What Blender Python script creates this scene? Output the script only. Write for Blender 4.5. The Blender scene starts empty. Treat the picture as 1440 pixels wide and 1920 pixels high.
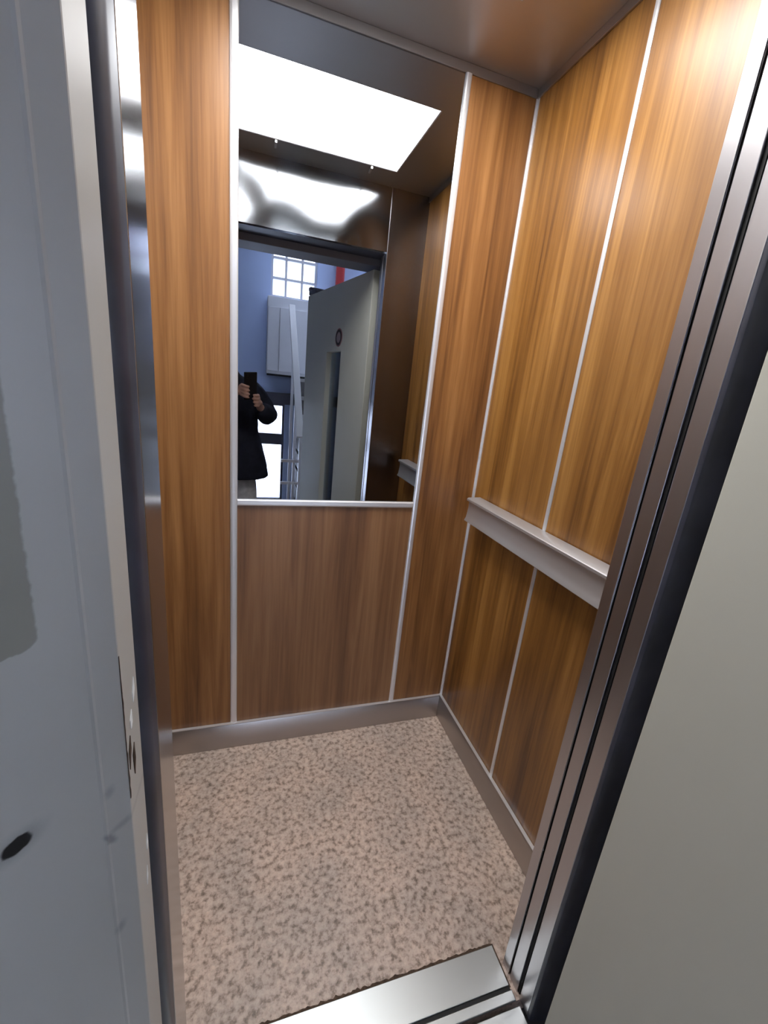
import bpy, bmesh, math, random
from mathutils import Vector, Matrix
random.seed(7)
sc = bpy.context.scene
COL = sc.collection

# ------------------------------------------------------------------ helpers
def new_mat(name):
    m = bpy.data.materials.new(name); m.use_nodes = True
    nt = m.node_tree
    for n in list(nt.nodes):
        nt.nodes.remove(n)
    out = nt.nodes.new('ShaderNodeOutputMaterial')
    return m, nt, out

def N(nt, typ, **kw):
    n = nt.nodes.new(typ)
    for k, v in kw.items():
        if k in n.inputs:
            n.inputs[k].default_value = v
        else:
            setattr(n, k, v)
    return n

def L(nt, a, ao, b, bi):
    nt.links.new(a.outputs[ao], b.inputs[bi])

def principled(nt, out, color=(.5, .5, .5), rough=.5, metal=0., spec=.5, coat=0., coat_rough=.1):
    p = nt.nodes.new('ShaderNodeBsdfPrincipled')
    p.inputs['Base Color'].default_value = (*color, 1)
    p.inputs['Roughness'].default_value = rough
    p.inputs['Metallic'].default_value = metal
    p.inputs['Specular IOR Level'].default_value = spec
    p.inputs['Coat Weight'].default_value = coat
    p.inputs['Coat Roughness'].default_value = coat_rough
    L(nt, p, 'BSDF', out, 'Surface')
    return p

def ramp(nt, stops, interp='LINEAR'):
    r = nt.nodes.new('ShaderNodeValToRGB'); cr = r.color_ramp; cr.interpolation = interp
    cr.elements[0].position = stops[0][0]; cr.elements[0].color = (*stops[0][1], 1)
    cr.elements[1].position = stops[-1][0]; cr.elements[1].color = (*stops[-1][1], 1)
    for p, c in stops[1:-1]:
        e = cr.elements.new(p); e.color = (*c, 1)
    return r

def mapping(nt, scale=(1, 1, 1), loc=(0, 0, 0), coord='Object', rot=(0, 0, 0)):
    tc = nt.nodes.new('ShaderNodeTexCoord'); mp = nt.nodes.new('ShaderNodeMapping')
    mp.inputs['Scale'].default_value = scale; mp.inputs['Location'].default_value = loc
    mp.inputs['Rotation'].default_value = rot
    L(nt, tc, coord, mp, 'Vector')
    return mp

def math_n(nt, op, a, b=None, c=None, clamp=False):
    n = nt.nodes.new('ShaderNodeMath'); n.operation = op; n.use_clamp = clamp
    for i, v in enumerate((a, b, c)):
        if v is None: continue
        if isinstance(v, (int, float)): n.inputs[i].default_value = v
        else: nt.links.new(v, n.inputs[i])
    return n.outputs[0]

def smooth(nt, v, lo, hi):
    n = nt.nodes.new('ShaderNodeMapRange'); n.interpolation_type = 'SMOOTHSTEP'
    nt.links.new(v, n.inputs['Value'])
    n.inputs['From Min'].default_value = lo; n.inputs['From Max'].default_value = hi
    return n.outputs['Result']

# ---- materials
def plain(name, color, rough=.5, metal=0., spec=.5, var=.06, vscale=8.):
    m, nt, out = new_mat(name)
    p = principled(nt, out, color, rough, metal, spec)
    mp = mapping(nt)
    no = N(nt, 'ShaderNodeTexNoise', Scale=vscale, Detail=4.)
    L(nt, mp, 'Vector', no, 'Vector')
    r = ramp(nt, [(.3, tuple(c*(1-var) for c in color)), (.7, tuple(min(1, c*(1+var)) for c in color))])
    L(nt, no, 'Fac', r, 'Fac'); L(nt, r, 'Color', p, 'Base Color')
    return m

def wood_mat(name, dark, mid, light, seed=0., coat=.55):
    m, nt, out = new_mat(name)
    p = principled(nt, out, mid, .45, 0, .35, coat, .30)
    # broad plank-like bands, cathedral figure and fine pores, all running vertically
    mp = mapping(nt, (9, 9, .55), (seed, seed*1.7, seed*.3))
    n1 = N(nt, 'ShaderNodeTexNoise', Scale=1., Detail=3., Roughness=.55, Distortion=.6)
    L(nt, mp, 'Vector', n1, 'Vector')
    mp2 = mapping(nt, (34, 34, 1.1), (seed*2, seed, seed))
    n2 = N(nt, 'ShaderNodeTexNoise', Scale=1., Detail=5., Roughness=.6, Distortion=.9)
    L(nt, mp2, 'Vector', n2, 'Vector')
    mp3 = mapping(nt, (190, 190, 5.), (seed, 0, seed*3))
    n3 = N(nt, 'ShaderNodeTexNoise', Scale=1., Detail=4., Roughness=.65)
    L(nt, mp3, 'Vector', n3, 'Vector')
    a = math_n(nt, 'MULTIPLY', n1.outputs['Fac'], .46)
    b = math_n(nt, 'MULTIPLY_ADD', n2.outputs['Fac'], .40, a)
    c = math_n(nt, 'MULTIPLY_ADD', n3.outputs['Fac'], .14, b)
    r = ramp(nt, [(.375, dark), (.5, mid), (.625, light)])
    nt.links.new(c, r.inputs['Fac'])
    L(nt, r, 'Color', p, 'Base Color')
    bp = N(nt, 'ShaderNodeBump', Strength=.04, Distance=.002)
    L(nt, n3, 'Fac', bp, 'Height'); L(nt, bp, 'Normal', p, 'Normal')
    return m

def steel_mat(name, color=(.58, .57, .56), rough=.2, wav=0., axis='z', rvar=.02, wscale=6., metal=1.):
    m, nt, out = new_mat(name)
    p = principled(nt, out, color, rough, metal)
    s = {'z': (260, 260, 2), 'x': (2, 260, 260), 'y': (260, 2, 260)}[axis]
    mp = mapping(nt, s)
    n = N(nt, 'ShaderNodeTexNoise', Scale=1., Detail=3.)
    L(nt, mp, 'Vector', n, 'Vector')
    v = math_n(nt, 'MULTIPLY_ADD', n.outputs['Fac'], rvar*2, rough-rvar)
    nt.links.new(v, p.inputs['Roughness'])
    if wav:
        mp2 = mapping(nt, (wscale, wscale, wscale*.5))
        n2 = N(nt, 'ShaderNodeTexNoise', Scale=1., Detail=0.)
        L(nt, mp2, 'Vector', n2, 'Vector')
        bp = N(nt, 'ShaderNodeBump', Strength=1., Distance=wav)
        L(nt, n2, 'Fac', bp, 'Height'); L(nt, bp, 'Normal', p, 'Normal')
    return m

def floor_mat():
    m, nt, out = new_mat('granite_floor')
    p = principled(nt, out, (.5, .4, .33), .42, 0, .4)
    mp = mapping(nt, (1, 1, 1))
    v1 = N(nt, 'ShaderNodeTexNoise', Scale=70., Detail=3., Roughness=.62, Distortion=0.)
    L(nt, mp, 'Vector', v1, 'Vector')
    r1 = ramp(nt, [(.28, (.17, .13, .105)), (.40, (.33, .25, .205)), (.49, (.52, .405, .345)), (.66, (.64, .525, .45))])
    L(nt, v1, 'Fac', r1, 'Fac')
    v2 = N(nt, 'ShaderNodeTexVoronoi', Scale=95.); L(nt, mp, 'Vector', v2, 'Vector')
    r2 = ramp(nt, [(0., (.62, .60, .56)), (.5, (1, 1, 1)), (1., (1.05, 1.0, .96))])
    L(nt, v2, 'Color', r2, 'Fac')
    mx = N(nt, 'ShaderNodeMix', data_type='RGBA', blend_type='MULTIPLY'); mx.inputs['Factor'].default_value = .55
    nt.links.new(r1.outputs['Color'], mx.inputs[6]); nt.links.new(r2.outputs['Color'], mx.inputs[7])
    # large wear patches, greyer
    v3 = N(nt, 'ShaderNodeTexNoise', Scale=6., Detail=2.); L(nt, mp, 'Vector', v3, 'Vector')
    r3 = ramp(nt, [(.36, (.84, .86, .87)), (.62, (1.02, 1., .98))]); L(nt, v3, 'Fac', r3, 'Fac')
    mx2 = N(nt, 'ShaderNodeMix', data_type='RGBA', blend_type='MULTIPLY'); mx2.inputs['Factor'].default_value = 1.
    nt.links.new(mx.outputs[2], mx2.inputs[6]); nt.links.new(r3.outputs['Color'], mx2.inputs[7])
    nt.links.new(mx2.outputs[2], p.inputs['Base Color'])
    return m

def frame_paint_mat():
    """painted sheet steel of the landing frame: a bare patch, a gouge, scuffs and rust wear (object space of the frame)"""
    m, nt, out = new_mat('frame_paint')
    base = (.445, .420, .375)
    p = principled(nt, out, base, .42, 0, .4)
    tc = nt.nodes.new('ShaderNodeTexCoord'); sx = nt.nodes.new('ShaderNodeSeparateXYZ')
    L(nt, tc, 'Object', sx, 'Vector')
    x, y, z = sx.outputs
    noi = N(nt, 'ShaderNodeTexNoise', Scale=160., Detail=3.); L(nt, tc, 'Object', noi, 'Vector')
    nz = math_n(nt, 'SUBTRACT', noi.outputs['Fac'], .5)
    xn = math_n(nt, 'MULTIPLY_ADD', nz, .0022, x)
    zn = math_n(nt, 'MULTIPLY_ADD', nz, .004, z)
    # bare patch: x < -.033, z > 1.135, rounded lower corner
    dx = math_n(nt, 'ADD', xn, .0410); dx = math_n(nt, 'MAXIMUM', dx, 0.)
    dz = math_n(nt, 'SUBTRACT', 1.1035, zn); dz = math_n(nt, 'MAXIMUM', dz, 0.)
    d = math_n(nt, 'SQRT', math_n(nt, 'ADD', math_n(nt, 'POWER', dx, 2.), math_n(nt, 'POWER', dz, 2.)))
    patch = math_n(nt, 'SUBTRACT', 1., smooth(nt, d, .0062, .0078))
    top = math_n(nt, 'SUBTRACT', 1., smooth(nt, z, 1.36, 1.37))
    patch = math_n(nt, 'MULTIPLY', patch, top)
    mx = N(nt, 'ShaderNodeMix', data_type='RGBA')
    nt.links.new(patch, mx.inputs['Factor'])
    mx.inputs[6].default_value = (*base, 1); mx.inputs[7].default_value = (.27, .25, .205, 1)
    last = mx.outputs[2]
    def blot(cx, cz, rx, rz, ang, col, soft, last, amt=1.):
        ca, sa = math.cos(ang), math.sin(ang)
        u = math_n(nt, 'SUBTRACT', xn, cx); w = math_n(nt, 'SUBTRACT', zn, cz)
        a = math_n(nt, 'MULTIPLY_ADD', w, sa, math_n(nt, 'MULTIPLY', u, ca))
        b = math_n(nt, 'MULTIPLY_ADD', w, ca, math_n(nt, 'MULTIPLY', u, -sa))
        dd = math_n(nt, 'SQRT', math_n(nt, 'ADD', math_n(nt, 'POWER', math_n(nt, 'DIVIDE', a, rx), 2.),
                                        math_n(nt, 'POWER', math_n(nt, 'DIVIDE', b, rz), 2.)))
        mk = math_n(nt, 'MULTIPLY', math_n(nt, 'SUBTRACT', 1., smooth(nt, dd, 1.-soft, 1.+soft)), amt)
        q = N(nt, 'ShaderNodeMix', data_type='RGBA'); nt.links.new(mk, q.inputs['Factor'])
        nt.links.new(last, q.inputs[6]); q.inputs[7].default_value = (*col, 1)
        return q.outputs[2]
    for b in BLOTS:
        last = blot(*b[:7], last, *b[7:])
    nt.links.new(last, p.inputs['Base Color'])
    return m

def glass_thin_mat(name, tint=(.93, .97, 1.)):
    m, nt, out = new_mat(name)
    t = N(nt, 'ShaderNodeBsdfTransparent'); t.inputs['Color'].default_value = (*tint, 1)
    g = N(nt, 'ShaderNodeBsdfGlossy'); g.inputs['Roughness'].default_value = .02
    f = N(nt, 'ShaderNodeFresnel', IOR=1.45)
    mx = nt.nodes.new('ShaderNodeMixShader')
    L(nt, f, 'Fac', mx, 'Fac'); nt.links.new(t.outputs[0], mx.inputs[1]); nt.links.new(g.outputs[0], mx.inputs[2])
    nt.links.new(mx.outputs[0], out.inputs['Surface'])
    return m

def emit_mat(name, color, strength):
    m, nt, out = new_mat(name)
    e = N(nt, 'ShaderNodeEmission', Strength=strength); e.inputs['Color'].default_value = (*color, 1)
    L(nt, e, 'Emission', out, 'Surface')
    return m

# marks on the splayed face / cream edge of the landing frame: cx, cz, rx, rz, angle, colour, softness, amount
BLOTS = [
    (-.0540, .9545, .0100, .0085, .5, (.17, .17, .165), .8, .55),
    (-.0540, .9545, .0063, .0064, .0, (.006, .006, .007), .15, 1.),
    (-.0135, .8935, .0022, .0075, .35, (.12, .115, .12), .6, .55),
    (-.0060, .8990, .0070, .0035, .0, (.17, .16, .16), .8, .40),
    (-.0112, .9412, .0026, .0045, 0., (.22, .21, .21), .8, .5),
    (-.0126, .7846, .0030, .0050, 0., (.20, .19, .19), .8, .5),
]

M = {}
M['wood'] = wood_mat('walnut_laminate', (.105, .038, .009), (.255, .108, .030), (.40, .190, .062), 3.)
M['wood_right'] = wood_mat('walnut_laminate_side', (.098, .036, .006), (.245, .105, .020), (.39, .190, .046), 11.)
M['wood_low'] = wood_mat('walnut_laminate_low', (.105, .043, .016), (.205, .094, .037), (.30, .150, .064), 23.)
M['alu'] = steel_mat('aluminium_trim', (.78, .78, .80), .36, axis='z', rvar=.02, metal=.6)
M['alu_x'] = steel_mat('aluminium_rail', (.60, .60, .62), .38, axis='y', rvar=.02, metal=.75)
M['steel'] = steel_mat('brushed_steel', (.46, .45, .45), .17, axis='z', rvar=.02, wav=.0006, wscale=5.)
M['steel_return'] = steel_mat('brushed_steel_return', (.27, .25, .245), .24, axis='z', rvar=.02, wav=.006, wscale=1.6)
M['steel_jamb'] = steel_mat('brushed_steel_jamb', (.52, .51, .53), .30, axis='z', rvar=.02)
M['steel_side'] = steel_mat('brushed_steel_side', (.52, .51, .51), .42, axis='z', rvar=.05)
M['steel_wavy'] = steel_mat('brushed_steel_transom', (.34, .35, .36), .14, axis='x', rvar=.02, wav=.050, wscale=4.6)
M['steel_base'] = steel_mat('brushed_steel_base', (.46, .43, .41), .34, axis='x', rvar=.05)
M['steel_ceiling'] = steel_mat('brushed_steel_ceiling', (.54, .51, .49), .46, axis='x', rvar=.03)
M['steel_dull'] = steel_mat('dull_cornice', (.33, .31, .30), .5, axis='x')
M['sill'] = steel_mat('aluminium_sill', (.42, .445, .455), .36, axis='x', rvar=.04)
M['black'] = plain('black_shadow_gap', (.008, .008, .009), .7)
M['rubber'] = plain('dark_steel_edge', (.050, .053, .075), .40, 0., .45, .3, 14.)
M['floor'] = floor_mat()
M['paint'] = frame_paint_mat()
M['door'] = plain('door_paint', (.50, .495, .43), .5, 0., .4, .03, 3.)
M['head'] = plain('frame_head_paint', (.14, .135, .15), .5)
M['wallpaint'] = plain('landing_paint', (.66, .645, .63), .7, 0., .3, .03, 2.)
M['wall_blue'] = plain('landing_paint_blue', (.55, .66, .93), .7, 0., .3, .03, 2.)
M['white'] = plain('white_paint', (.74, .74, .76), .5, 0., .4, .02)
M['darkframe'] = plain('dark_window_frame', (.10, .10, .12), .5)
M['tile'] = plain('landing_tile', (.40, .38, .36), .4, 0., .4, .12, 12.)
M['glass'] = glass_thin_mat('window_glass')
M['dark_step'] = plain('dark_stone_step', (.11, .105, .105), .45, 0., .4, .2, 20.)
M['red'] = plain('red_pipe_paint', (.50, .05, .05), .4)
M['rust'] = plain('rust_wear', (.075, .05, .035), .8, 0., .2, .5, 120.)
M['chip'] = plain('chip_glint_white', (.92, .93, .90), .4)  # chip colour pushed near white to carry light reflections
M['sign_red'] = plain('sign_red', (.26, .09, .10), .5)
M['sign_pale'] = plain('sign_pale', (.30, .22, .23), .5)
M['panel'] = emit_mat('light_diffuser', (1.0, .985, .965), 23.)
M['clip'] = steel_mat('clip_metal', (.85, .85, .85), .3)
mm, nt_, out_ = new_mat('mirror_glass'); principled(nt_, out_, (.43, .445, .47), 0., 1.0); M['mirror'] = mm
M['skin'] = plain('skin', (.48, .27, .20), .5, 0., .4, .08, 30.)
M['coat'] = plain('navy_padded_coat', (.013, .014, .024), .75, 0., .2, .3, 20.)
M['trousers'] = plain('grey_trousers', (.50, .48, .47), .85, 0., .2, .15, 40.)
M['hair'] = plain('dark_hair', (.02, .015, .012), .5, 0., .4, .3, 60.)
M['shoe'] = plain('black_shoe', (.02, .02, .02), .5)
M['phone'] = plain('phone_black', (.012, .012, .014), .25, 0., .5)
M['eye'] = plain('eye_white', (.7, .7, .7), .2)
M['lip'] = plain('lip', (.36, .13, .12), .5)
M['lens'] = plain('lens_black', (.004, .004, .006), .05, 0., .8)

def tag(o, label=None, cat=None, group=None, kind=None):
    if label: o['label'] = label
    if cat: o['category'] = cat
    if group: o['group'] = group
    if kind: o['kind'] = kind
    return o

def link(name, bm, mat, parent=None, sm=False, bevel=0., segs=2, loc=None):
    me = bpy.data.meshes.new(name)
    bmesh.ops.recalc_face_normals(bm, faces=bm.faces)
    bm.to_mesh(me); bm.free()
    o = bpy.data.objects.new(name, me); COL.objects.link(o)
    if mat: me.materials.append(mat)
    if sm:
        for f in me.polygons: f.use_smooth = True
    if bevel:
        b = o.modifiers.new('bevel', 'BEVEL'); b.width = bevel; b.segments = segs; b.limit_method = 'ANGLE'
        b.angle_limit = math.radians(40)
        for f in me.polygons: f.use_smooth = True
        b.harden_normals = True
    if loc is not None:
        o.location = loc
        me.transform(Matrix.Translation(-Vector(loc)))
    if parent: o.parent = parent; 
    if parent is not None and parent.location.length > 0:
        o.matrix_parent_inverse = Matrix.Translation(-parent.location)
    return o

def bx(bm, x0, x1, y0, y1, z0, z1):
    vs = [bm.verts.new((x, y, z)) for z in (z0, z1) for x, y in ((x0, y0), (x1, y0), (x1, y1), (x0, y1))]
    for f in ((3, 2, 1, 0), (4, 5, 6, 7), (0, 1, 5, 4), (1, 2, 6, 5), (2, 3, 7, 6), (3, 0, 4, 7)):
        bm.faces.new([vs[i] for i in f])
    return vs

def box(name, x0, x1, y0, y1, z0, z1, mat, parent=None, bevel=0.):
    bm = bmesh.new(); bx(bm, min(x0, x1), max(x0, x1), min(y0, y1), max(y0, y1), z0, z1)
    return link(name, bm, mat, parent, bevel=bevel)

def prism(bm, pts, z0, z1):
    lo = [bm.verts.new((x, y, z0)) for x, y in pts]; hi = [bm.verts.new((x, y, z1)) for x, y in pts]
    n = len(pts)
    for i in range(n):
        bm.faces.new((lo[i], lo[(i+1) % n], hi[(i+1) % n], hi[i]))
    bm.faces.new(lo[::-1]); bm.faces.new(hi)

def prism_dir(bm, prof, axis, a0, a1):
    """profile of (p, q) swept along axis 'x' (p=y,q=z) or 'y' (p=x,q=z)"""
    def P(t, p, q): return (t, p, q) if axis == 'x' else (p, t, q)
    lo = [bm.verts.new(P(a0, p, q)) for p, q in prof]; hi = [bm.verts.new(P(a1, p, q)) for p, q in prof]
    n = len(prof)
    for i in range(n):
        bm.faces.new((lo[i], lo[(i+1) % n], hi[(i+1) % n], hi[i]))
    bm.faces.new(lo[::-1]); bm.faces.new(hi)

def empty(name, loc):
    o = bpy.data.objects.new(name, None); COL.objects.link(o); o.location = loc; o.empty_display_size = .05
    return o

def child_box(name, x0, x1, y0, y1, z0, z1, mat, parent, bevel=0.):
    return box(name, x0, x1, y0, y1, z0, z1, mat, parent, bevel)

S = lambda o, label, cat='wall', group=None: tag(o, label, cat, group, 'structure')

# ------------------------------------------------------------------ dimensions
XL, XR = -1.041, 0.0          # cab side walls
YF = -.780                    # inner face of the cab front
ZC = 2.122                    # cab ceiling
OL, OR = -.863, -.178         # opening
HB = .100                     # baseboard
TA, TB = -.808, -.2205        # mirror trims
ZM = .910                     # trim under mirror
YS = -.393                    # strip on the right wall
HEAD = 1.872

# ------------------------------------------------------------------ cab shell
def wall(name, label, back, panels):
    w = box(name, *back, M['black']); S(w, label)
    for nm, d, mat in panels:
        child_box(nm, *d, mat, w)
    return w

wall('wall_back', 'back wall of the lift car, walnut laminate around the tall mirror',
     (XL-.04, XR+.04, .006, .04, 0, ZC+.03),
     [('wood_panel', (XL, TA, 0, .006, HB-.02, ZC), M['wood']),
      ('wood_panel', (TB, XR, 0, .006, HB-.02, ZC), M['wood']),
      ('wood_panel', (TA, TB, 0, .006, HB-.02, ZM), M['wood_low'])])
wall('wall_right', 'right wall of the lift car, walnut laminate split by a metal strip and handrail',
     (.006, .04, YF-.02, .006, 0, ZC+.03),
     [('wood_panel', (0, .006, YS, .0, .90, ZC), M['wood_right']),
      ('wood_panel', (0, .006, YF, YS, .90, ZC), M['wood_right']),
      ('wood_panel', (0, .006, YS, .0, HB-.02, .90), M['wood_low' if 0 else 'wood_right']),
      ('wood_panel', (0, .006, YF, YS, HB-.02, .90), M['wood_right'])])
wall('wall_left', 'left steel side wall of the lift car, hidden behind the door post',
     (XL-.04, XL-.006, YF-.02, .006, 0, ZC+.03),
     [('steel_panel', (XL-.006, XL, YF, .0, HB-.02, ZC), M['steel_side'])])

fl = box('floor', XL-.02, XR+.02, -.845, .02, -.04, 0., M['floor'])
S(fl, 'speckled pinkish beige granite-look floor of the lift car', 'floor')
LX0, LX1, LY0, LY1 = -.835, -.205, -.645, -.211
bm = bmesh.new()
for d in ((XL-.02, LX0, YF-.02, .02), (LX1, XR+.02, YF-.02, .02), (LX0, LX1, YF-.02, LY0), (LX0, LX1, LY1, .02)): bx(bm, *d, ZC, ZC+.055)
ce = link('ceiling', bm, M['steel_ceiling'])
S(ce, 'dull brushed metal ceiling of the lift car', 'ceiling')

# baseboards, with a thin folded cap
def baseboard(name, label, prof, axis, a0, a1):
    bm = bmesh.new(); prism_dir(bm, prof, axis, a0, a1)
    o = link(name, bm, M['steel_base'], bevel=.0015); S(o, label, 'baseboard')
    return o
b1 = baseboard('baseboard_back', 'brushed steel skirting along the foot of the back wall',
               [(0.0, 0), (-.011, 0), (-.011, HB-.004), (-.008, HB), (0., HB)], 'x', XL+.0, XR-.012)
box('cap', XL, XR-.012, -.010, -.001, HB, HB+.003, M['alu'], b1)
b2 = baseboard('baseboard_right', 'brushed steel skirting along the foot of the right wall',
               [(0.0, 0), (-.012, 0), (-.012, HB-.004), (-.009, HB), (0., HB)], 'y', YF, .0)
box('cap', -.011, -.001, YF, 0., HB, HB+.003, M['alu'], b2)
b3 = baseboard('baseboard_left', 'brushed steel skirting along the foot of the left wall',
               [(XL, 0), (XL+.012, 0), (XL+.012, HB-.004), (XL+.009, HB), (XL, HB)], 'y', YF, -.011)

# vertical and horizontal aluminium trims: slightly domed section
def vtrim(name, label, plane, c, w, z0, z1, h=.005):
    prof = [(-w/2, 0), (-w/2, h*.4), (-w/2+.002, h*.85), (-w*.18, h), (w*.18, h), (w/2-.002, h*.85), (w/2, h*.4), (w/2, 0)]
    pts = [(c+p, -q) for p, q in prof] if plane == 'back' else [(-q, c+p) for p, q in prof]
    bm = bmesh.new(); prism(bm, pts, z0, z1)
    o = link(name, bm, M['alu']); S(o, label, 'trim'); return o
vtrim('trim_1', 'tall aluminium strip along the left edge of the mirror', 'back', TA, .021, HB+.003, ZC-.022, .007)
vtrim('trim_2', 'tall aluminium strip along the right edge of the mirror', 'back', TB, .0185, HB+.003, ZC-.022, .007)
bm = bmesh.new()
prism_dir(bm, [(0, ZM-.010), (-.005, ZM-.010), (-.007, ZM-.006), (-.007, ZM+.006), (-.005, ZM+.009), (0, ZM+.009)], 'x', TA+.0105, TB-.0095)
S(link('trim_3', bm, M['alu']), 'horizontal aluminium strip under the bottom edge of the mirror', 'trim')
vtrim('trim_4', 'aluminium strip down the middle of the right wall', 'right', YS, .0135, HB+.003, ZC-.022, .004)
bm = bmesh.new()
prism(bm, [(0, 0), (-.007, 0), (-.007, -.002), (-.002, -.002), (-.002, -.009), (0, -.009)], HB+.003, ZC-.022)
S(link('trim_5', bm, M['alu']), 'thin aluminium angle strip in the corner between back and right walls', 'trim')
# cornice angles at the ceiling
box_ = bmesh.new(); bx(box_, -.006, 0, YF, 0, ZC-.022, ZC)
S(link('trim_6', box_, M['steel_base'], bevel=.001), 'dull metal cornice along the top of the right wall', 'trim')
box_ = bmesh.new(); bx(box_, XL, -.006, -.004, 0, ZC-.022, ZC)
S(link('trim_7', box_, M['steel_dull'], bevel=.001), 'dull metal cornice along the top of the back wall', 'trim')

# mirror
bm = bmesh.new(); bx(bm, TA+.002, TB-.002, 0.0, .0055, ZM, ZC-.012)
mir = link('mirror', bm, M['mirror'])
tag(mir, 'tall narrow mirror between aluminium strips on the wood back wall', 'mirror')

# handrail
t = empty('handrail', (-.03, -.36, .90)); tag(t, 'wide flat aluminium handrail running along the right wood wall', 'handrail')
y0, y1 = -.674, -.052
zt, zb = .955, .872
bm = bmesh.new()
prof = [(-.004, zt), (-.050, zt-.002), (-.054, zt-.005), (-.054, zt-.012), (-.050, zt-.013), (-.0445, zt-.017), (-.0440, zt-.035), (-.0460, zt-.055), (-.048, zb+.012),
        (-.053, zb+.002), (-.053, zb), (-.047, zb), (-.044, zb+.008), (-.040, zt-.055), (-.038, zt-.035), (-.038, zt-.010), (-.004, zt-.010)]
prism_dir(bm, prof, 'y', y0, y1)
link('rail', bm, M['alu_x'], t, bevel=.0006)
for yy in (-.58, -.15):
    box('bracket', -.033, 0, yy-.02, yy+.02, zb+.02, zt-.011, M['steel_base'], t, bevel=.001)

# ceiling light
t = empty('ceiling_light', (-.52, -.39, ZC)); tag(t, 'large glowing rectangular light panel in the lift ceiling', 'ceiling light')
box('diffuser', LX0+.003, LX1-.003, LY0+.003, LY1-.003, ZC+.045, ZC+.050, M['panel'], t)
bm = bmesh.new()
for d in ((LX0+.0003, LX0+.003, LY0+.0003, LY1-.0003), (LX1-.003, LX1-.0003, LY0+.0003, LY1-.0003), (LX0+.003, LX1-.003, LY0+.0003, LY0+.003), (LX0+.003, LX1-.003, LY1-.003, LY1-.0003)): bx(bm, *d, ZC+.001, ZC+.050)
link('recess_frame', bm, M['white'], t)
box('housing', LX0-.01, LX1+.01, LY0-.01, LY1+.01, ZC+.056, ZC+.10, M['steel_base'], t)
for x in (-.68, -.31):
    bm = bmesh.new(); bx(bm, x-.004, x+.004, LY0-.045, LY0-.001, ZC-.010, ZC-.0005)
    link('clip', bm, M['clip'], t, bevel=.001)

# ------------------------------------------------------------------ cab front: returns, transom, jamb, sill
wf = box('wall_front', OL, OR, YF-.025, YF, HEAD, ZC+.03, M['steel_wavy'])
S(wf, 'polished steel panel over the doorway inside the lift car')
# right return and its grooved jamb
bm = bmesh.new(); bx(bm, OR, XR+.02, YF-.021, YF, 0, ZC+.02)
rr = link('return_panel', bm, M['steel_return'], wf, bevel=.0015)
bm = bmesh.new(); bx(bm, OR-.0015, OR, -.8005, YF+.0015, 0, ZC)
link('jamb_strip', bm, M['steel_jamb'], wf, bevel=.0006)
bm = bmesh.new(); bx(bm, XL-.02, OL, YF-.078, YF, 0, ZC+.02)
link('return_panel', bm, M['steel'], wf, bevel=.0015)
box('groove', OR+.004, XR, -.838, YF-.021, 0, ZC, M['black'], wf)
bm = bmesh.new(); bx(bm, OR, -.02, -.8325, -.8050, 0, ZC)
link('jamb_strip', bm, M['steel_jamb'], wf, bevel=.0012)
box('groove', OR+.006, -.02, -.8425, -.8325, 0, ZC, M['black'], wf)
# rounded dark front edges of the car, left and right
def nose(name, sgn, xo, y_in, y_flat, y_out, depth, mat):
    pts = [(xo, y_in), (xo, y_flat)]
    for i in range(1, 9):
        a = i/8*math.pi/2
        pts.append((xo+sgn*depth*(1-math.cos(a)), y_flat+(y_out-y_flat)*math.sin(a)))
    pts += [(xo+sgn*(depth+.05), y_out), (xo+sgn*(depth+.05), y_in)]
    bm = bmesh.new(); prism(bm, pts, 0, ZC)
    o = link(name, bm, mat, wf)
    me = o.data
    for f in me.polygons: f.use_smooth = abs(f.normal.z) < .5
    e = o.modifiers.new('es', 'EDGE_SPLIT'); e.split_angle = math.radians(28)
    return o
bm = bmesh.new(); bx(bm, OR, -.05, -.8715, -.8425, 0, ZC)
link('jamb_strip', bm, M['steel_jamb'], wf, bevel=.0015)
nose('edge_moulding', 1, OR+.0004, -.8718, -.876, -.888, .045, M['rubber'])
nose('edge_moulding', -1, OL-.0004, -.8585, -.878, -.902, .030, M['rubber'])
box('head_soffit', OL-.05, OR+.05, -.912, YF-.025, HEAD, HEAD+.05, M['rubber'], wf)

# sill
t = empty('door_sill', (-.52, -.80, 0)); tag(t, 'grooved aluminium threshold plate at the lift doorway', 'threshold')
sx0, sx1 = -.852, -.1895
bm = bmesh.new(); bx(bm, sx0, sx1, -.8195, -.744, -.002, .004); link('plate', bm, M['sill'], t, bevel=.0015)
box('groove', sx0, sx1, -.8265, -.8195, -.002, .0008, M['black'], t)
bm = bmesh.new(); bx(bm, sx0, sx1+.002, -.8455, -.8265, -.002, .004); link('ridge', bm, M['sill'], t, bevel=.002)
t = empty('landing_sill', (-.52, -.95, 0)); tag(t, 'outer aluminium threshold strip below the landing door', 'threshold')
bm = bmesh.new(); bx(bm, sx0, sx1+.006, -.905, -.8535, -.03, .002); link('plate', bm, M['sill'], t, bevel=.002)
bm = bmesh.new(); bx(bm, OL, OR, -1.07, -.911, -.03, .002); link('ridge', bm, M['sill'], t, bevel=.002)
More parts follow.
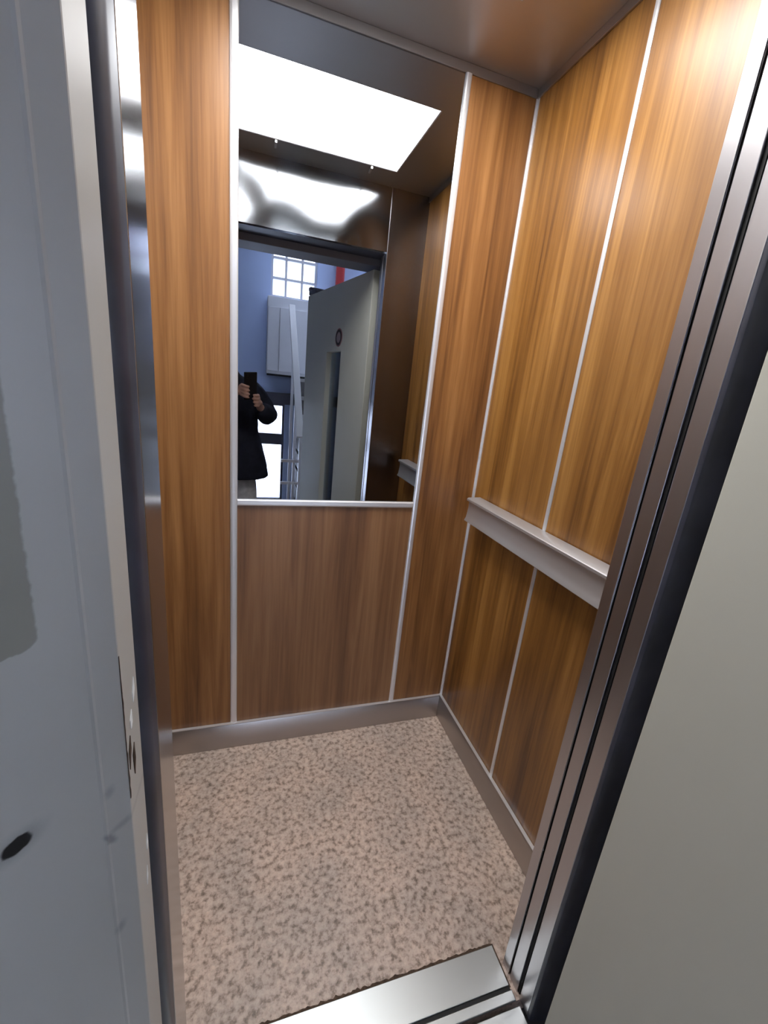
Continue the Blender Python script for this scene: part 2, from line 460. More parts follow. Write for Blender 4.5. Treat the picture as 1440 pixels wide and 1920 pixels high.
# grime line where the plate meets the floor covering
bm = bmesh.new()
n = 120; ptsA = []; ptsB = []
for i in range(n+1):
    x = sx0+(sx1-sx0)*i/n
    ptsA.append(bm.verts.new((x, -.7445, .0006))); ptsB.append(bm.verts.new((x, -.7405+.0022*random.random()+.0022*random.random()**2+.004*(random.random() < .06), .0006)))
for i in range(n): bm.faces.new((ptsA[i], ptsA[i+1], ptsB[i+1], ptsB[i]))
g = link('grime', bm, M['rust'], bpy.data.objects['door_sill'])
bm = bmesh.new()
for (x0, x1, ya, yb) in ((sx1, sx1+.0035, -.822, -.741),): bx(bm, x0, x1, ya, yb, .0, .0006)
link('grime', bm, M['rust'], bpy.data.objects['door_sill'])

# ------------------------------------------------------------------ landing door frame (left post with splayed face)
FX, FY = -.863, -.925
fpts = [(-.93, FY), (FX-.004, FY), (FX-.001, FY-.001), (FX, FY-.004), (FX, -.9715), (FX-.0004, -.9727), (FX-.0014, -.9737)]
for tt, bump in ((.006, 0), (.0135, 0), (.0150, .0006), (.0165, 0)):
    fpts.append((FX-tt+bump*.7, -.9723-tt-bump*.7))
fpts += [(FX-.0988, -1.0711), (-1.16, -1.071), (-1.16, -.99), (-.93, -.99)]
bm = bmesh.new(); prism(bm, fpts, 0, 2.06)
fr = link('trim_8', bm, M['paint'], loc=(FX, -.974, 0))
S(fr, 'left post of the landing door frame in scuffed grey paint with splayed face', 'door frame')
# lock keeper wear on the cream edge: slots, chips whitened as painted glints, rust along the fold
def edge_patch(name, pts, mat, th=.0006):
    bm = bmesh.new()
    lo = [bm.verts.new((FX, y, z)) for y, z in pts]; hi = [bm.verts.new((FX+th, y, z)) for y, z in pts]
    k = len(pts)
    for i in range(k): bm.faces.new((lo[i], lo[(i+1) % k], hi[(i+1) % k], hi[i]))
    bm.faces.new(lo[::-1]); bm.faces.new(hi)
    o = link(name, bm, mat); o.parent = fr; o.matrix_parent_inverse = Matrix.Translation(-fr.location); return o
edge_patch('keeper_slot', [(-.957, .949), (-.951, .958), (-.950, .940), (-.9545, .926), (-.956, .934)], M['rust'])
edge_patch('keeper_slot', [(-.9675, .962), (-.9605, .974), (-.960, .960), (-.967, .944)], M['rust'])
edge_patch('glint_chip', [(-.945, 1.005), (-.939, 1.017), (-.938, 1.004), (-.944, .994)], M['chip'])
edge_patch('glint_chip', [(-.957, .986), (-.951, .993), (-.951, .980), (-.956, .976)], M['chip'])
edge_patch('glint_chip', [(-.937, .818), (-.933, .826), (-.932, .814), (-.937, .808)], M['chip'])
edge_patch('glint_chip', [(-.944, .782), (-.940, .792), (-.940, .780), (-.944, .770)], M['chip'])
zz = [1.06-.142*i/22 for i in range(23)]
aa = [(-.9722, z) for z in zz]; bb = [(-.9722+.0008+.0022*random.random()*(1 if z < 1.04 else .4), z) for z in zz]
edge_patch('rust_wear', aa+bb[::-1], M['rust'], .0004)

# landing wall around the doorway
bm = bmesh.new()
bx(bm, -2.0, -.965, -1.068, -.935, 0, 2.6); bx(bm, -.125, 1.2, -1.068, -.92, 0, 2.6); bx(bm, -.965, -.125, -1.068, -.92, 1.905, 2.6)
S(link('wall_landing', bm, M['wallpaint']), 'landing wall around the lift doorway')
box_ = bmesh.new(); bx(box_, -.93, -.125, -1.066, -.925, 1.845, 1.905)
S(link('trim_9', box_, M['head'], bevel=.003, loc=(-.5, -.974, 0)), 'head of the landing door frame above the doorway', 'door frame')
bm = bmesh.new(); prism(bm, [(-.150, -.918), (-.120, -.918), (-.120, -1.068), (-.135, -1.068), (-.135, -.94)], 0, 1.845)
S(link('trim_10', bm, M['paint'], loc=(-.13, -.974, 0)), 'hinge post of the landing door frame on the right', 'door frame')
# dark shaft lining beside and above the car
bm = bmesh.new()
bx(bm, -1.20, XL-.02, -.93, -.80, 0, 2.2); bx(bm, .02, .2, -.92, -.80, 0, 2.2); bx(bm, OR+.09, .2, -.92, -.915, 0, 2.2); bx(bm, -1.20, .2, -1.071, -.70, -.12, -.062)
S(link('wall_shaft', bm, M['black']), 'dark lift shaft wall behind the gap at the car edge')

# ------------------------------------------------------------------ landing door, swung open on the right
D0 = Vector((-.196, -.9225, 0)); dd = Vector((-.2008, -.9796, 0)).normalized(); nn = Vector((.9796, -.2008, 0))
W, T, H0, H1 = .965, .042, .012, 1.83
U0, U1, V0, V1 = .345, .565, .24, 1.466
def dv(u, n, z): return D0+dd*u+nn*n+Vector((0, 0, z))
def dbox(bm, u0, u1, n0, n1, z0, z1):
    vs = [bm.verts.new(dv(u, n, z)) for z in (z0, z1) for u, n in ((u0, n0), (u1, n0), (u1, n1), (u0, n1))]
    for f in ((3, 2, 1, 0), (4, 5, 6, 7), (0, 1, 5, 4), (1, 2, 6, 5), (2, 3, 7, 6), (3, 0, 4, 7)):
        bm.faces.new([vs[i] for i in f])
bm = bmesh.new()
us = (0, U0, U1, W); zs = (H0, V0, V1, H1)
grid = {}
for i, u in enumerate(us):
    for j, z in enumerate(zs):
        for k, n in enumerate((0, T)): grid[i, j, k] = bm.verts.new(dv(u, n, z))
for i in range(3):
    for j in range(3):
        if i == 1 and j == 1: continue
        for k in (0, 1): bm.faces.new([grid[i, j, k], grid[i+1, j, k], grid[i+1, j+1, k], grid[i, j+1, k]])
for j in range(3):
    for i in (0, 3): bm.faces.new([grid[i, j, 0], grid[i, j+1, 0], grid[i, j+1, 1], grid[i, j, 1]])
for i in range(3):
    for j in (0, 3): bm.faces.new([grid[i, j, 0], grid[i+1, j, 0], grid[i+1, j, 1], grid[i, j, 1]])
for i in (1, 2): bm.faces.new([grid[i, 1, 0], grid[i, 2, 0], grid[i, 2, 1], grid[i, 1, 1]])
for j in (1, 2): bm.faces.new([grid[1, j, 0], grid[2, j, 0], grid[2, j, 1], grid[1, j, 1]])
door = link('door_1', bm, M['door'], bevel=.003); S(door, 'grey-green landing door swung open on the right, with slit window', 'door')
bm = bmesh.new(); dbox(bm, U0+.001, U1-.001, T-.010, T-.004, V0+.001, V1-.001); link('window_pane', bm, M['glass'], door)
# round floor sign: ring with numeral 0 look
def disc(name, u, z, r, n0, n1, mat, parent, inner=0, seg=40, sq=1.):
    bm = bmesh.new(); a = []; b = []
    for i in range(seg):
        c, s = math.cos(2*math.pi*i/seg), math.sin(2*math.pi*i/seg)
        a.append((bm.verts.new(dv(u+r*sq*c, n0, z+r*s)), bm.verts.new(dv(u+r*sq*c, n1, z+r*s))))
        if inner: b.append((bm.verts.new(dv(u+inner*sq*c, n0, z+inner*s)), bm.verts.new(dv(u+inner*sq*c, n1, z+inner*s))))
    for i in range(seg):
        j = (i+1) % seg
        bm.faces.new((a[i][0], a[j][0], a[j][1], a[i][1]))
        if inner:
            bm.faces.new((b[i][0], b[j][0], b[j][1], b[i][1]))
            for k in (0, 1): bm.faces.new((a[i][k], a[j][k], b[j][k], b[i][k]))
    if not inner:
        bm.faces.new([q[0] for q in a]); bm.faces.new([q[1] for q in a])
    return link(name, bm, mat, parent)
sg = disc('floor_sign', .385, 1.540, .050, -.0015, 0, M['sign_red'], door)
disc('numeral', .385, 1.540, .043, -.0028, -.0012, M['black'], sg, inner=.030)
disc('sign_centre', .385, 1.540, .029, -.0024, -.0012, M['sign_pale'], sg)
# closer bracket on the free top corner
bm = bmesh.new(); dbox(bm, W-.16, W-.02, -.004, T+.01, H1+.001, H1+.028); dbox(bm, W-.05, W-.01, -.004, T+.004, H1+.028, H1+.05)
link('closer', bm, M['darkframe'], door, bevel=.003)
bm = bmesh.new(); dbox(bm, W-.002, W+.003, .008, .034, .80, 1.02); link('lock_plate', bm, M['steel_base'], door)

# ------------------------------------------------------------------ landing room
box_ = bmesh.new(); bx(box_, -2.0, 1.2, -3.35, -1.071, -.06, -.02)
S(link('floor_landing', box_, M['tile']), 'grey tiled floor of the stair landing', 'floor')
SKY_FILL = (-.72, 1.05, -3.16, -2.40)  # unseen roof opening, added to bring daylight onto the rear wall
box_ = bmesh.new()
for d in ((-2.0, SKY_FILL[0], -3.35, -1.068), (SKY_FILL[1], 1.2, -3.35, -1.068), (SKY_FILL[0], SKY_FILL[1], -3.35, SKY_FILL[2]), (SKY_FILL[0], SKY_FILL[1], SKY_FILL[3], -1.068)): bx(box_, *d, 2.6, 2.7)
S(link('ceiling_landing', box_, M['wallpaint']), 'painted ceiling of the stair landing', 'ceiling')
RY = -3.2
def wall_holes(bm, u0, u1, z0, z1, holes, f):
    us = sorted({u0, u1, *[h[0] for h in holes], *[h[1] for h in holes]}); zs = sorted({z0, z1, *[h[2] for h in holes], *[h[3] for h in holes]})
    for i in range(len(us)-1):
        for j in range(len(zs)-1):
            um, zm = (us[i]+us[i+1])/2, (zs[j]+zs[j+1])/2
            if any(h[0] < um < h[1] and h[2] < zm < h[3] for h in holes): continue
            f(bm, us[i], us[i+1], zs[j], zs[j+1])
WIN_FILL = (-2.6, -1.7, .9, 2.3)  # unseen side opening, added to light the rear wall past the door
WIN1 = (-.578, -.152, 2.012, 2.52); WIN2 = (-1.15, -.415, .02, 1.035)
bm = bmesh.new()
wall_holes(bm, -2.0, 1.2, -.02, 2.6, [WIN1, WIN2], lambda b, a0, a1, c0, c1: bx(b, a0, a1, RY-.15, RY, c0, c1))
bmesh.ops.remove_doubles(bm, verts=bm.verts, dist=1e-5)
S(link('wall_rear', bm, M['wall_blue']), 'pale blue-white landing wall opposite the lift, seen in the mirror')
bm = bmesh.new()
wall_holes(bm, -3.35, -1.068, -.02, 2.6, [], lambda b, a0, a1, c0, c1: bx(b, -2.15, -2.0, a0, a1, c0, c1))
S(link('wall_landing_left', bm, M['wallpaint']), 'plain landing side wall to the left of the lift')
bm = bmesh.new()
wall_holes(bm, -3.35, -.92, -.02, 2.6, [WIN_FILL], lambda b, a0, a1, c0, c1: bx(b, 1.2, 1.35, a0, a1, c0, c1))
S(link('wall_landing_right', bm, M['wallpaint']), 'landing side wall with an added unseen window beyond the open door')

def window(name, label, plane, p, u0, u1, z0, z1, mu, mz, mat, fw=.03):
    """plane 'y': pane in X-Z at Y=p ; plane 'x': pane in Y-Z at X=p"""
    def bb(bm, a0, a1, c0, c1, d):
        if plane == 'y': bx(bm, a0, a1, p-d, p+d, c0, c1)
        else: bx(bm, p-d, p+d, a0, a1, c0, c1)
    bm = bmesh.new()
    bb(bm, u0, u1, z0, z0+fw, .025); bb(bm, u0, u1, z1-fw, z1, .025); bb(bm, u0, u0+fw, z0+fw, z1-fw, .025); bb(bm, u1-fw, u1, z0+fw, z1-fw, .025)
    for a in mu: bb(bm, a-.010, a+.010, z0+fw, z1-fw, .018)
    for c, h in mz: bb(bm, u0+fw, u1-fw, c-h, c+h, .020)
    o = link(name, bm, mat); S(o, label, 'window')
    bm = bmesh.new(); bb(bm, u0+fw, u1-fw, z0+fw, z1-fw, .003); link('pane', bm, M['glass'], o)
    return o
window('window_1', 'bright upper window in the rear landing wall above the white cupboard', 'y', RY-.06, *WIN1, [-.44, -.29], [(2.18, .010), (2.35, .010)], M['white'], .02)
window('window_2', 'bright low window in the rear landing wall beside the stairs', 'y', RY-.06, *WIN2, [], [(.675, .055)], M['darkframe'], .02)
window('window_added', 'unseen window added in the landing side wall to light the rear wall', 'x', 1.28, *WIN_FILL, [-2.15], [], M['white'], .04)
box_ = bmesh.new()
for d in ((SKY_FILL[0], SKY_FILL[0]+.04, SKY_FILL[2], SKY_FILL[3]), (SKY_FILL[1]-.04, SKY_FILL[1], SKY_FILL[2], SKY_FILL[3]), (SKY_FILL[0]+.04, SKY_FILL[1]-.04, SKY_FILL[2], SKY_FILL[2]+.04), (SKY_FILL[0]+.04, SKY_FILL[1]-.04, SKY_FILL[3]-.04, SKY_FILL[3]), (.145, .185, SKY_FILL[2]+.04, SKY_FILL[3]-.04)): bx(box_, *d, 2.65, 2.70)
sk = link('skylight_added', box_, M['white']); S(sk, 'unseen skylight added in the landing ceiling to light the rear wall', 'window')
box('pane', SKY_FILL[0]+.04, SKY_FILL[1]-.04, SKY_FILL[2]+.04, SKY_FILL[3]-.04, 2.672, 2.678, M['glass'], sk)
box_ = bmesh.new(); bx(box_, -1.6, -.30, RY, RY+.06, 1.035, 1.145)
S(link('trim_11', box_, M['darkframe']), 'dark beam across the rear landing wall over the low window', 'trim')

# white cupboard on the rear wall
t = empty('cupboard', (-.42, RY+.1, 1.31)); tag(t, 'white wall cupboard under the bright upper landing window', 'cupboard')
box('body', -.607, -.238, RY+.001, RY+.14, 1.318, 1.992, M['white'], t, bevel=.003)
box('door', -.603, -.503, RY+.141, RY+.156, 1.345, 1.90, M['white'], t, bevel=.002)
box('door', -.497, -.244, RY+.141, RY+.156, 1.345, 1.90, M['white'], t, bevel=.002)
box('under_shadow', -.60, -.245, RY+.001, RY+.13, 1.300, 1.318, M['black'], t)  # black strip painting in the shade along the cupboard's lower edge

# staircase and its railing
bm = bmesh.new()
for i in range(8):
    bx(bm, -.315, .75, RY+.001, -2.02-.145*i, -.02+.165*i*(1 if i else 0), -.02+.165*(i+1)-.03)
st = link('staircase', bm, M['dark_step']); S(st, 'dark stone stair flight rising behind the open door', 'stairs')
for i in range(8):
    z = -.02+.165*(i+1)-.03
    box('tread', -.325, .75, (-2.02-.145*(i+1) if i < 7 else RY+.002), -2.00-.145*i, z, z+.03, M['tile'], st)
t = empty('stair_railing', (-.37, -2.1, 0)); tag(t, 'grey steel stair handrail on thin posts, reflected beside the photographer', 'railing')
def bar(bm, a, b, w, h):
    a, b = Vector(a), Vector(b); d = (b-a).normalized()
    s = d.cross(Vector((0, 0, 1)));
    s = Vector((1, 0, 0)) if s.length < 1e-4 else s.normalized()
    u = s.cross(d)
    vs = [bm.verts.new(p+s*i*w/2+u*j*h/2) for p in (a, b) for i, j in ((-1, -1), (1, -1), (1, 1), (-1, 1))]
    for f in ((3, 2, 1, 0), (4, 5, 6, 7), (0, 1, 5, 4), (1, 2, 6, 5), (2, 3, 7, 6), (3, 0, 4, 7)): bm.faces.new([vs[i] for i in f])
bm = bmesh.new(); bar(bm, (-.385, -2.02, .86), (-.397, -3.00, 1.93), .055, .022); link('handrail', bm, M['wallpaint'], t, bevel=.004)
for (y, zt_) in ((-2.08, .90), (-2.55, 1.42), (-2.96, 1.86)):
    bm = bmesh.new(); bar(bm, (-.372, y, -.02), (-.372, y, zt_), .026, .012); link('post', bm, M['alu'], t)
for z in (.28, .48, .66):
    bm = bmesh.new(); bar(bm, (-.52, -2.10, z), (-.33, -2.10, z), .012, .022); link('rung', bm, M['alu'], t)
bm = bmesh.new()
for i in range(24):
    pass
bmesh.ops.create_cone(bm, cap_ends=True, segments=20, radius1=.042, radius2=.042, depth=2.62, matrix=Matrix.Translation((.055, RY+.047, 1.29)))
pp = link('pipe', bm, M['red'], sm=False); tag(pp, 'red vertical pipe on the landing wall above the open door', 'pipe')

# ------------------------------------------------------------------ camera (the phone's lens)
CAM = Vector((-.7698, -1.2942, 1.2767))
Rr = Vector((.951, -.293, .099)); Rd = Vector((.009, -.294, -.956)); Rf = Vector((.309, .910, -.277))
CAMROT = None
def set_cam():
    global Rr, Rd, Rf
    import numpy as np
    r = np.array([.2948, -.3105, .0561]); th = np.linalg.norm(r); k = r/th
    K = np.array([[0, -k[2], k[1]], [k[2], 0, -k[0]], [-k[1], k[0], 0]])
    R = (np.eye(3)+np.sin(th)*K+(1-np.cos(th))*K@K) @ np.array([[1, 0, 0], [0, 0, -1], [0, 1, 0]])
    Rr, Rd, Rf = Vector(R[0]), Vector(R[1]), Vector(R[2])
    cam = bpy.data.cameras.new('camera'); o = bpy.data.objects.new('camera', cam); COL.objects.link(o)
    m = Matrix(((Rr.x, -Rd.x, -Rf.x, CAM.x), (Rr.y, -Rd.y, -Rf.y, CAM.y), (Rr.z, -Rd.z, -Rf.z, CAM.z), (0, 0, 0, 1)))
    o.matrix_world = m
    cam.sensor_fit = 'VERTICAL'; cam.sensor_height = 36.; cam.sensor_width = 27.
    cam.lens = 790.2/1920*36.; cam.clip_start = .004; cam.clip_end = 100
    sc.camera = o
set_cam()

# ------------------------------------------------------------------ photographer and phone
def skin_mesh(chains, sub=2):
    """chains: list of [(pos, radius), ...]; one continuous skinned surface per chain set sharing start points"""
    me = bpy.data.meshes.new('tmp'); verts = []; edges = []; rad = []
    idx = {}
    for ch in chains:
        prev = None
        for p, r in ch:
            key = tuple(round(c, 4) for c in p)
            if key not in idx:
                idx[key] = len(verts); verts.append(p); rad.append(r if isinstance(r, tuple) else (r, r))
            i = idx[key]
            if prev is not None and prev != i: edges.append((prev, i))
            prev = i
    me.from_pydata(verts, edges, [])
    o = bpy.data.objects.new('tmp', me); COL.objects.link(o)
    md = o.modifiers.new('skin', 'SKIN'); md.use_smooth_shade = True
    for i, r in enumerate(rad): me.skin_vertices[0].data[i].radius = r
    me.skin_vertices[0].data[0].use_root = True
    s = o.modifiers.new('sub', 'SUBSURF'); s.levels = sub; s.render_levels = sub
    dg = bpy.context.evaluated_depsgraph_get(); dg.update()
    ev = o.evaluated_get(dg); out = bpy.data.meshes.new_from_object(ev)
    bpy.data.objects.remove(o)
    return out

def ellipsoid(bm, c, r, rot=None, seg=24):
    m = Matrix.Translation(c) @ (rot.to_matrix().to_4x4() if rot else Matrix.Identity(4)) @ Matrix.Diagonal((*r, 1))
    return bmesh.ops.create_uvsphere(bm, u_segments=seg, v_segments=seg//2+2, radius=1., matrix=m)

def remeshed(name, bm, mat, voxel, parent=None, smooth_it=3):
    me = bpy.data.meshes.new('t'); bm.to_mesh(me); bm.free()
    o = bpy.data.objects.new('t', me); COL.objects.link(o)
    r = o.modifiers.new('r', 'REMESH'); r.mode = 'VOXEL'; r.voxel_size = voxel; r.use_smooth_shade = True
    s = o.modifiers.new('s', 'SMOOTH'); s.iterations = smooth_it; s.factor = .5
    dg = bpy.context.evaluated_depsgraph_get(); dg.update()
    out = bpy.data.meshes.new_from_object(o.evaluated_get(dg)); bpy.data.objects.remove(o)
    ob = bpy.data.objects.new(name, out); COL.objects.link(ob); out.materials.clear(); out.materials.append(mat)
    for f in out.polygons: f.use_smooth = True
    if parent: ob.parent = parent
    return ob

def P(r, d, f, base=CAM): return base+Rr*r+Rd*d+Rf*f      # phone space: right, down, forward

# phone: lens near the top, body hangs below it, all behind the lens plane
t = empty('smartphone', P(.008, .065, -.006)); tag(t, 'black smartphone held up by the person in the mirror', 'phone')
def pbox(bm, r0, r1, d0, d1, f0, f1):
    vs = [bm.verts.new(P(r, d, f)) for f in (f0, f1) for r, d in ((r0, d0), (r1, d0), (r1, d1), (r0, d1))]
    for f in ((3, 2, 1, 0), (4, 5, 6, 7), (0, 1, 5, 4), (1, 2, 6, 5), (2, 3, 7, 6), (3, 0, 4, 7)): bm.faces.new([vs[i] for i in f])
bm = bmesh.new(); pbox(bm, -.022, .052, -.018, .142, -.0125, -.0040); link('body', bm, M['phone'], t, bevel=.004, segs=3)
bm = bmesh.new(); pbox(bm, -.014, .014, -.012, .050, -.0040, -.0022); bump = link('camera_bump', bm, M['phone'], t, bevel=.0008)
for dq in (0., .019, .038):
    bm = bmesh.new()
    mat_ = Matrix.Translation(P(0, dq, -.0019)) @ Rf.to_track_quat('Z', 'Y').to_matrix().to_4x4()
    bmesh.ops.create_cone(bm, cap_ends=True, segments=20, radius1=.0075, radius2=.0075, depth=.0008, matrix=mat_); link('lens', bm, M['lens'], bump)
bm = bmesh.new(); pbox(bm, -.019, .049, -.013, .137, -.0129, -.0125); link('screen', bm, M['lens'], t)

# skeleton (photographer faces the lift, +Y; right side is +X)
px = -.895
pel = (px, -1.66, .84); wai = (px, -1.655, .96); che = (px-.002, -1.65, 1.13); nek0 = (px-.005, -1.645, 1.262); nek1 = (px-.020, -1.630, 1.325)
hdc = Vector((px-.030, -1.610, 1.425))
shR = (-.745, -1.635, 1.205); elR = (-.640, -1.545, 1.035); 
shL = (-1.050, -1.635, 1.215); elL = (-1.085, -1.52, 1.02)
handR0 = P(.050, .170, -.030); wrR = tuple(P(.085, .205, -.060))
handL0 = P(-.040, .080, -.020); wrL = tuple(P(-.090, .135, -.060))
hipR = (px+.09, -1.66, .80); knR = (px+.11, -1.63, .44); anR = (px+.12, -1.67, .075)
hipL = (px-.09, -1.66, .80); knL = (px-.10, -1.64, .44); anL = (px-.11, -1.67, .075)

def to(a, b, k): return tuple(Vector(a).lerp(Vector(b), k))
def hand(wrist, palm_c, knuckles, fingers, thumb):
    """chains for one hand: wrist -> palm -> five separate fingers"""
    ch = []
    for kn, f in zip(knuckles, fingers):
        ch.append([(tuple(palm_c), .017), (tuple(kn), .0105)]+[(tuple(q), r) for q, r in zip(f, (.0092, .0085, .0075))])
    ch.append([(tuple(palm_c), .017)]+[(tuple(q), r) for q, r in zip(thumb, (.013, .0105, .0085))])
    return ch

# right hand grips the lower right edge: fingers round the back, thumb on the screen side
knR_ = [P(.062, .118+.021*i, -.016+.002*i) for i in range(4)]
fgR = []
for i, kn in enumerate(knR_):
    l = (1., 1.06, .98, .82)[i]
    fgR.append([P(.060-.004, .114+.021*i, .006), P(.060-.024*l, .110+.021*i, .008), P(.060-.040*l, .109+.021*i, .0065)])
thR = [P(.066, .150, -.034), P(.052, .118, -.030), P(.034, .098, -.025)]
palmR = P(.072, .160, -.028)
knL_ = [P(-.034, .050+.021*i, -.012) for i in range(4)]
fgL = []
for i, kn in enumerate(knL_):
    l = (1., 1.06, .98, .82)[i]
    fgL.append([P(-.027, .052+.021*i, .006), P(-.010*l, .058+.021*i, .0085), P(.008*l, .062+.021*i, .0065)])
thL = [P(-.040, .085, -.030), P(-.022, .068, -.028), P(-.004, .056, -.024)]
palmL = P(-.048, .095, -.026)

body_chains = [
    [(pel, (.125, .09)), (wai, (.115, .085)), (che, (.135, .095)), (nek0, (.062, .058)), (nek1, (.05, .052)), (tuple(hdc-Vector((0, 0, .03))), (.055, .06))],
    [(che, .1), (shR, .052), (to(shR, elR, .5), .045), (elR, .038), (to(elR, wrR, .4), .036), (wrR, .024), (tuple(palmR), .022)],
    [(che, .1), (shL, .052), (to(shL, elL, .5), .045), (elL, .038), (to(elL, wrL, .4), .036), (wrL, .024), (tuple(palmL), .022)],
    [(pel, .1), (hipR, .085), (to(hipR, knR, .5), .075), (knR, .055), (to(knR, anR, .35), .052), (anR, .034)],
    [(pel, .1), (hipL, .085), (to(hipL, knL, .5), .075), (knL, .055), (to(knL, anL, .35), .052), (anL, .034)],
]
bm = bmesh.new()
def add_skin(bm, chains, sub=2):
    me = skin_mesh(chains, sub); bm.from_mesh(me); bpy.data.meshes.remove(me)
add_skin(bm, body_chains)
for wr, pc, kn, fg, th in ((wrR, palmR, knR_, fgR, thR), (wrL, palmL, knL_, fgL, thL)):
    for k, f in zip(kn, fg):
        add_skin(bm, [[(tuple(pc), .014), (tuple(Vector(pc).lerp(Vector(k), .6)), .013), (tuple(k), .0105)]+[(tuple(q), r) for q, r in zip(f, (.0092, .0088, .0078))]], 1)
    add_skin(bm, [[(tuple(pc), .015)]+[(tuple(q), r) for q, r in zip(th, (.0135, .011, .0085))]], 1)
    # palm plate between wrist and knuckles
    mid = (Vector(kn[1])+Vector(kn[2]))/2
    add_skin(bm, [[(tuple(wr), .024), (tuple(Vector(wr).lerp(mid, .5)), (.026, .020)), (tuple(Vector(pc).lerp(mid, .6)), (.026, .016))]], 1)
# head: skull, jaw, nose, brows, ears
tilt = Matrix.Rotation(math.radians(-14), 4, 'X')
def H(x, y, z): return hdc+(tilt @ Vector((x, y, z)))
tq = tilt.to_quaternion()
ellipsoid(bm, H(0, -.008, .025), (.074, .092, .088), tq)
ellipsoid(bm, H(0, .022, -.030), (.058, .062, .078), tq)
ellipsoid(bm, H(0, .050, -.075), (.030, .028, .028), tq)
ellipsoid(bm, H(0, .092, -.018), (.012, .016, .022), tq, 12)
ellipsoid(bm, H(0, .084, .006), (.009, .012, .022), tq, 12)
for s in (-1, 1):
    ellipsoid(bm, H(s*.076, -.008, -.005), (.010, .020, .030), tq, 12)
    ellipsoid(bm, H(s*.030, .074, .026), (.022, .010, .007), tq, 12)
    ellipsoid(bm, H(s*.036, .062, -.022), (.020, .020, .018), tq, 12)
person = remeshed('person', bm, M['skin'], .0052)
tag(person, 'person in dark padded coat and pale grey trousers holding up a phone', 'person')
for s in (-1, 1):
    bm = bmesh.new(); ellipsoid(bm, H(s*.030, .073, .006), (.0125, .009, .009), tq, 16); eye = link('eye', bm, M['eye'], person, sm=True)
    bm = bmesh.new(); ellipsoid(bm, H(s*.030, .0815, .005), (.0055, .002, .0055), tq, 12); link('iris', bm, M['lens'], eye, sm=True)
bm = bmesh.new(); ellipsoid(bm, H(0, .080, -.053), (.022, .008, .0065), tq, 16); link('mouth', bm, M['lip'], person, sm=True)
# hair: cap over the skull, cut away from the face
bm = bmesh.new(); ellipsoid(bm, H(0, -.020, .034), (.086, .094, .092), tq, 40)
inv = tilt.inverted()
kill = [v for v in bm.verts if (lambda q: q.y > .045 and q.z < .072 or q.z < -.055)(inv @ (v.co-hdc))]
bmesh.ops.delete(bm, geom=kill, context='VERTS')
hr = link('hair', bm, M['hair'], person, sm=True); so = hr.modifiers.new('so', 'SOLIDIFY'); so.thickness = .012
# coat: torso, flared hem, sleeves, collar
bm = bmesh.new()
def shell(bm, rings, seg=36):
    rows = []
    for (cx, cy, cz, rx, ry) in rings:
        row = []
        for i in range(seg):
            a = 2*math.pi*i/seg
            ca, sa = math.cos(a), math.sin(a)
            row.append(bm.verts.new((cx+rx*math.copysign(abs(ca)**.8, ca), cy+ry*math.copysign(abs(sa)**.8, sa), cz)))
        rows.append(row)
    for r0, r1 in zip(rows, rows[1:]):
        for i in range(seg): bm.faces.new((r0[i], r0[(i+1) % seg], r1[(i+1) % seg], r1[i]))
    bm.faces.new(rows[0][::-1]); bm.faces.new(rows[-1])
shell(bm, [(px+.008, -1.655, .625, .255, .165), (px+.006, -1.655, .72, .240, .158), (px+.004, -1.655, .83, .215, .150), (px, -1.652, .93, .192, .140), (px, -1.65, 1.02, .188, .138),
           (px, -1.648, 1.12, .190, .138), (px, -1.645, 1.20, .176, .128), (px-.004, -1.642, 1.25, .125, .105), (px-.008, -1.638, 1.285, .078, .078), (px-.012, -1.636, 1.315, .070, .072)])
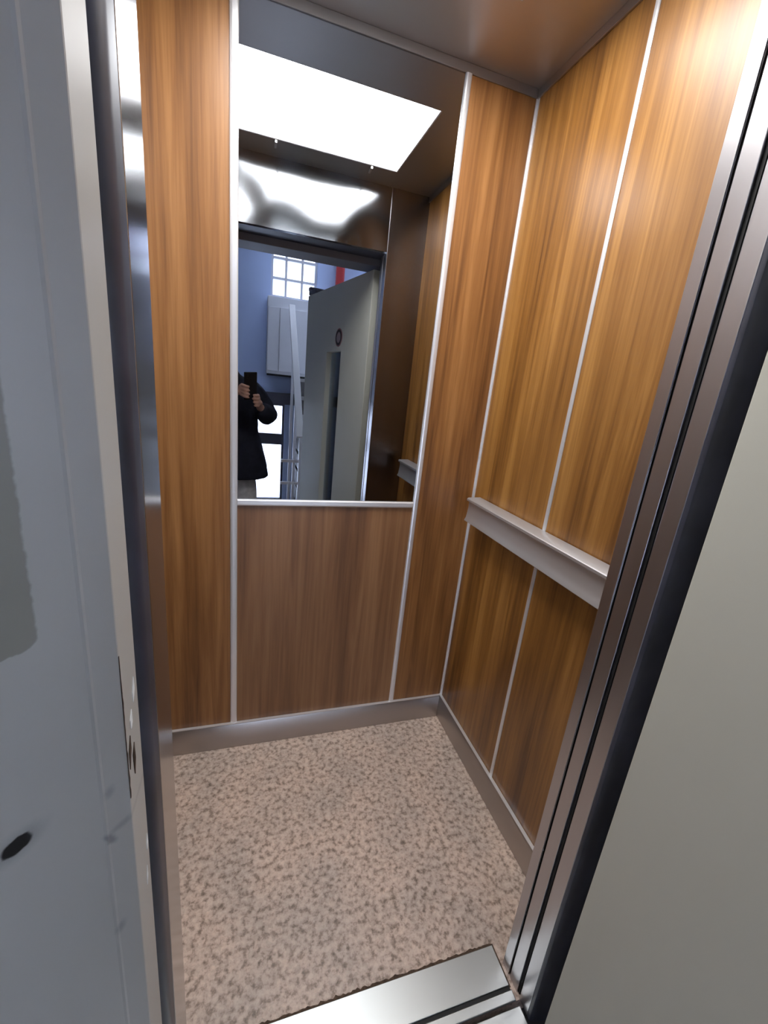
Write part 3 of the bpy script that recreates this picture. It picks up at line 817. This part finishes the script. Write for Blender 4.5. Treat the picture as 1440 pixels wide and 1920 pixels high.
for sh, el, wr in ((shR, elR, wrR), (shL, elL, wrL)):
    add_skin(bm, [[(to(che, sh, .55), .105), (sh, .080), (to(sh, el, .5), .074), (el, .072), (to(el, wr, .35), .066), (to(el, wr, .72), .052), (to(el, wr, .93), .038)]])
coat = remeshed('coat', bm, M['coat'], .012, person, 4)
# quilting ridges on the coat come from its surface noise
dm = bpy.data.textures.new('coat_folds', 'CLOUDS'); dm.noise_scale = .09
ds = coat.modifiers.new('folds', 'DISPLACE'); ds.texture = dm; ds.strength = .014; ds.mid_level = .5
bm = bmesh.new()
add_skin(bm, [[((px, -1.66, .80), (.16, .11)), ((px, -1.66, .70), (.16, .11))],
              [((px, -1.66, .70), (.16, .11)), (to(hipR, knR, .35), .105), (knR, .085), (to(knR, anR, .6), .080), ((anR[0], anR[1], .06), .078)],
              [((px, -1.66, .70), (.16, .11)), (to(hipL, knL, .35), .105), (knL, .085), (to(knL, anL, .6), .080), ((anL[0], anL[1], .06), .078)]])
remeshed('trousers', bm, M['trousers'], .012, person, 3)
for an in (anR, anL):
    bm = bmesh.new()
    ellipsoid(bm, Vector((an[0], an[1]+.065, .022)), (.046, .125, .040)); ellipsoid(bm, Vector((an[0], an[1]-.005, .040)), (.042, .055, .058))
    bx(bm, an[0]-.040, an[0]+.040, an[1]-.055, an[1]+.17, -.0195, .0)
    remeshed('shoe', bm, M['shoe'], .008, person, 2)

# ------------------------------------------------------------------ daylight and view
w = bpy.data.worlds.new('daylight'); sc.world = w; w.use_nodes = True
nt = w.node_tree
bg = nt.nodes['Background']; bg.inputs['Color'].default_value = (.77, .815, 1.0, 1); bg.inputs['Strength'].default_value = 10.
sc.view_settings.view_transform = 'Standard'; sc.view_settings.look = 'None'
sc.view_settings.gamma = 1.; sc.view_settings.use_curve_mapping = False
sc.view_settings.exposure = 0.
sc.cycles.use_denoising = True
sc.cycles.max_bounces = 12; sc.cycles.glossy_bounces = 8; sc.cycles.transparent_max_bounces = 12; sc.cycles.diffuse_bounces = 6
sc.cycles.sample_clamp_indirect = 6.
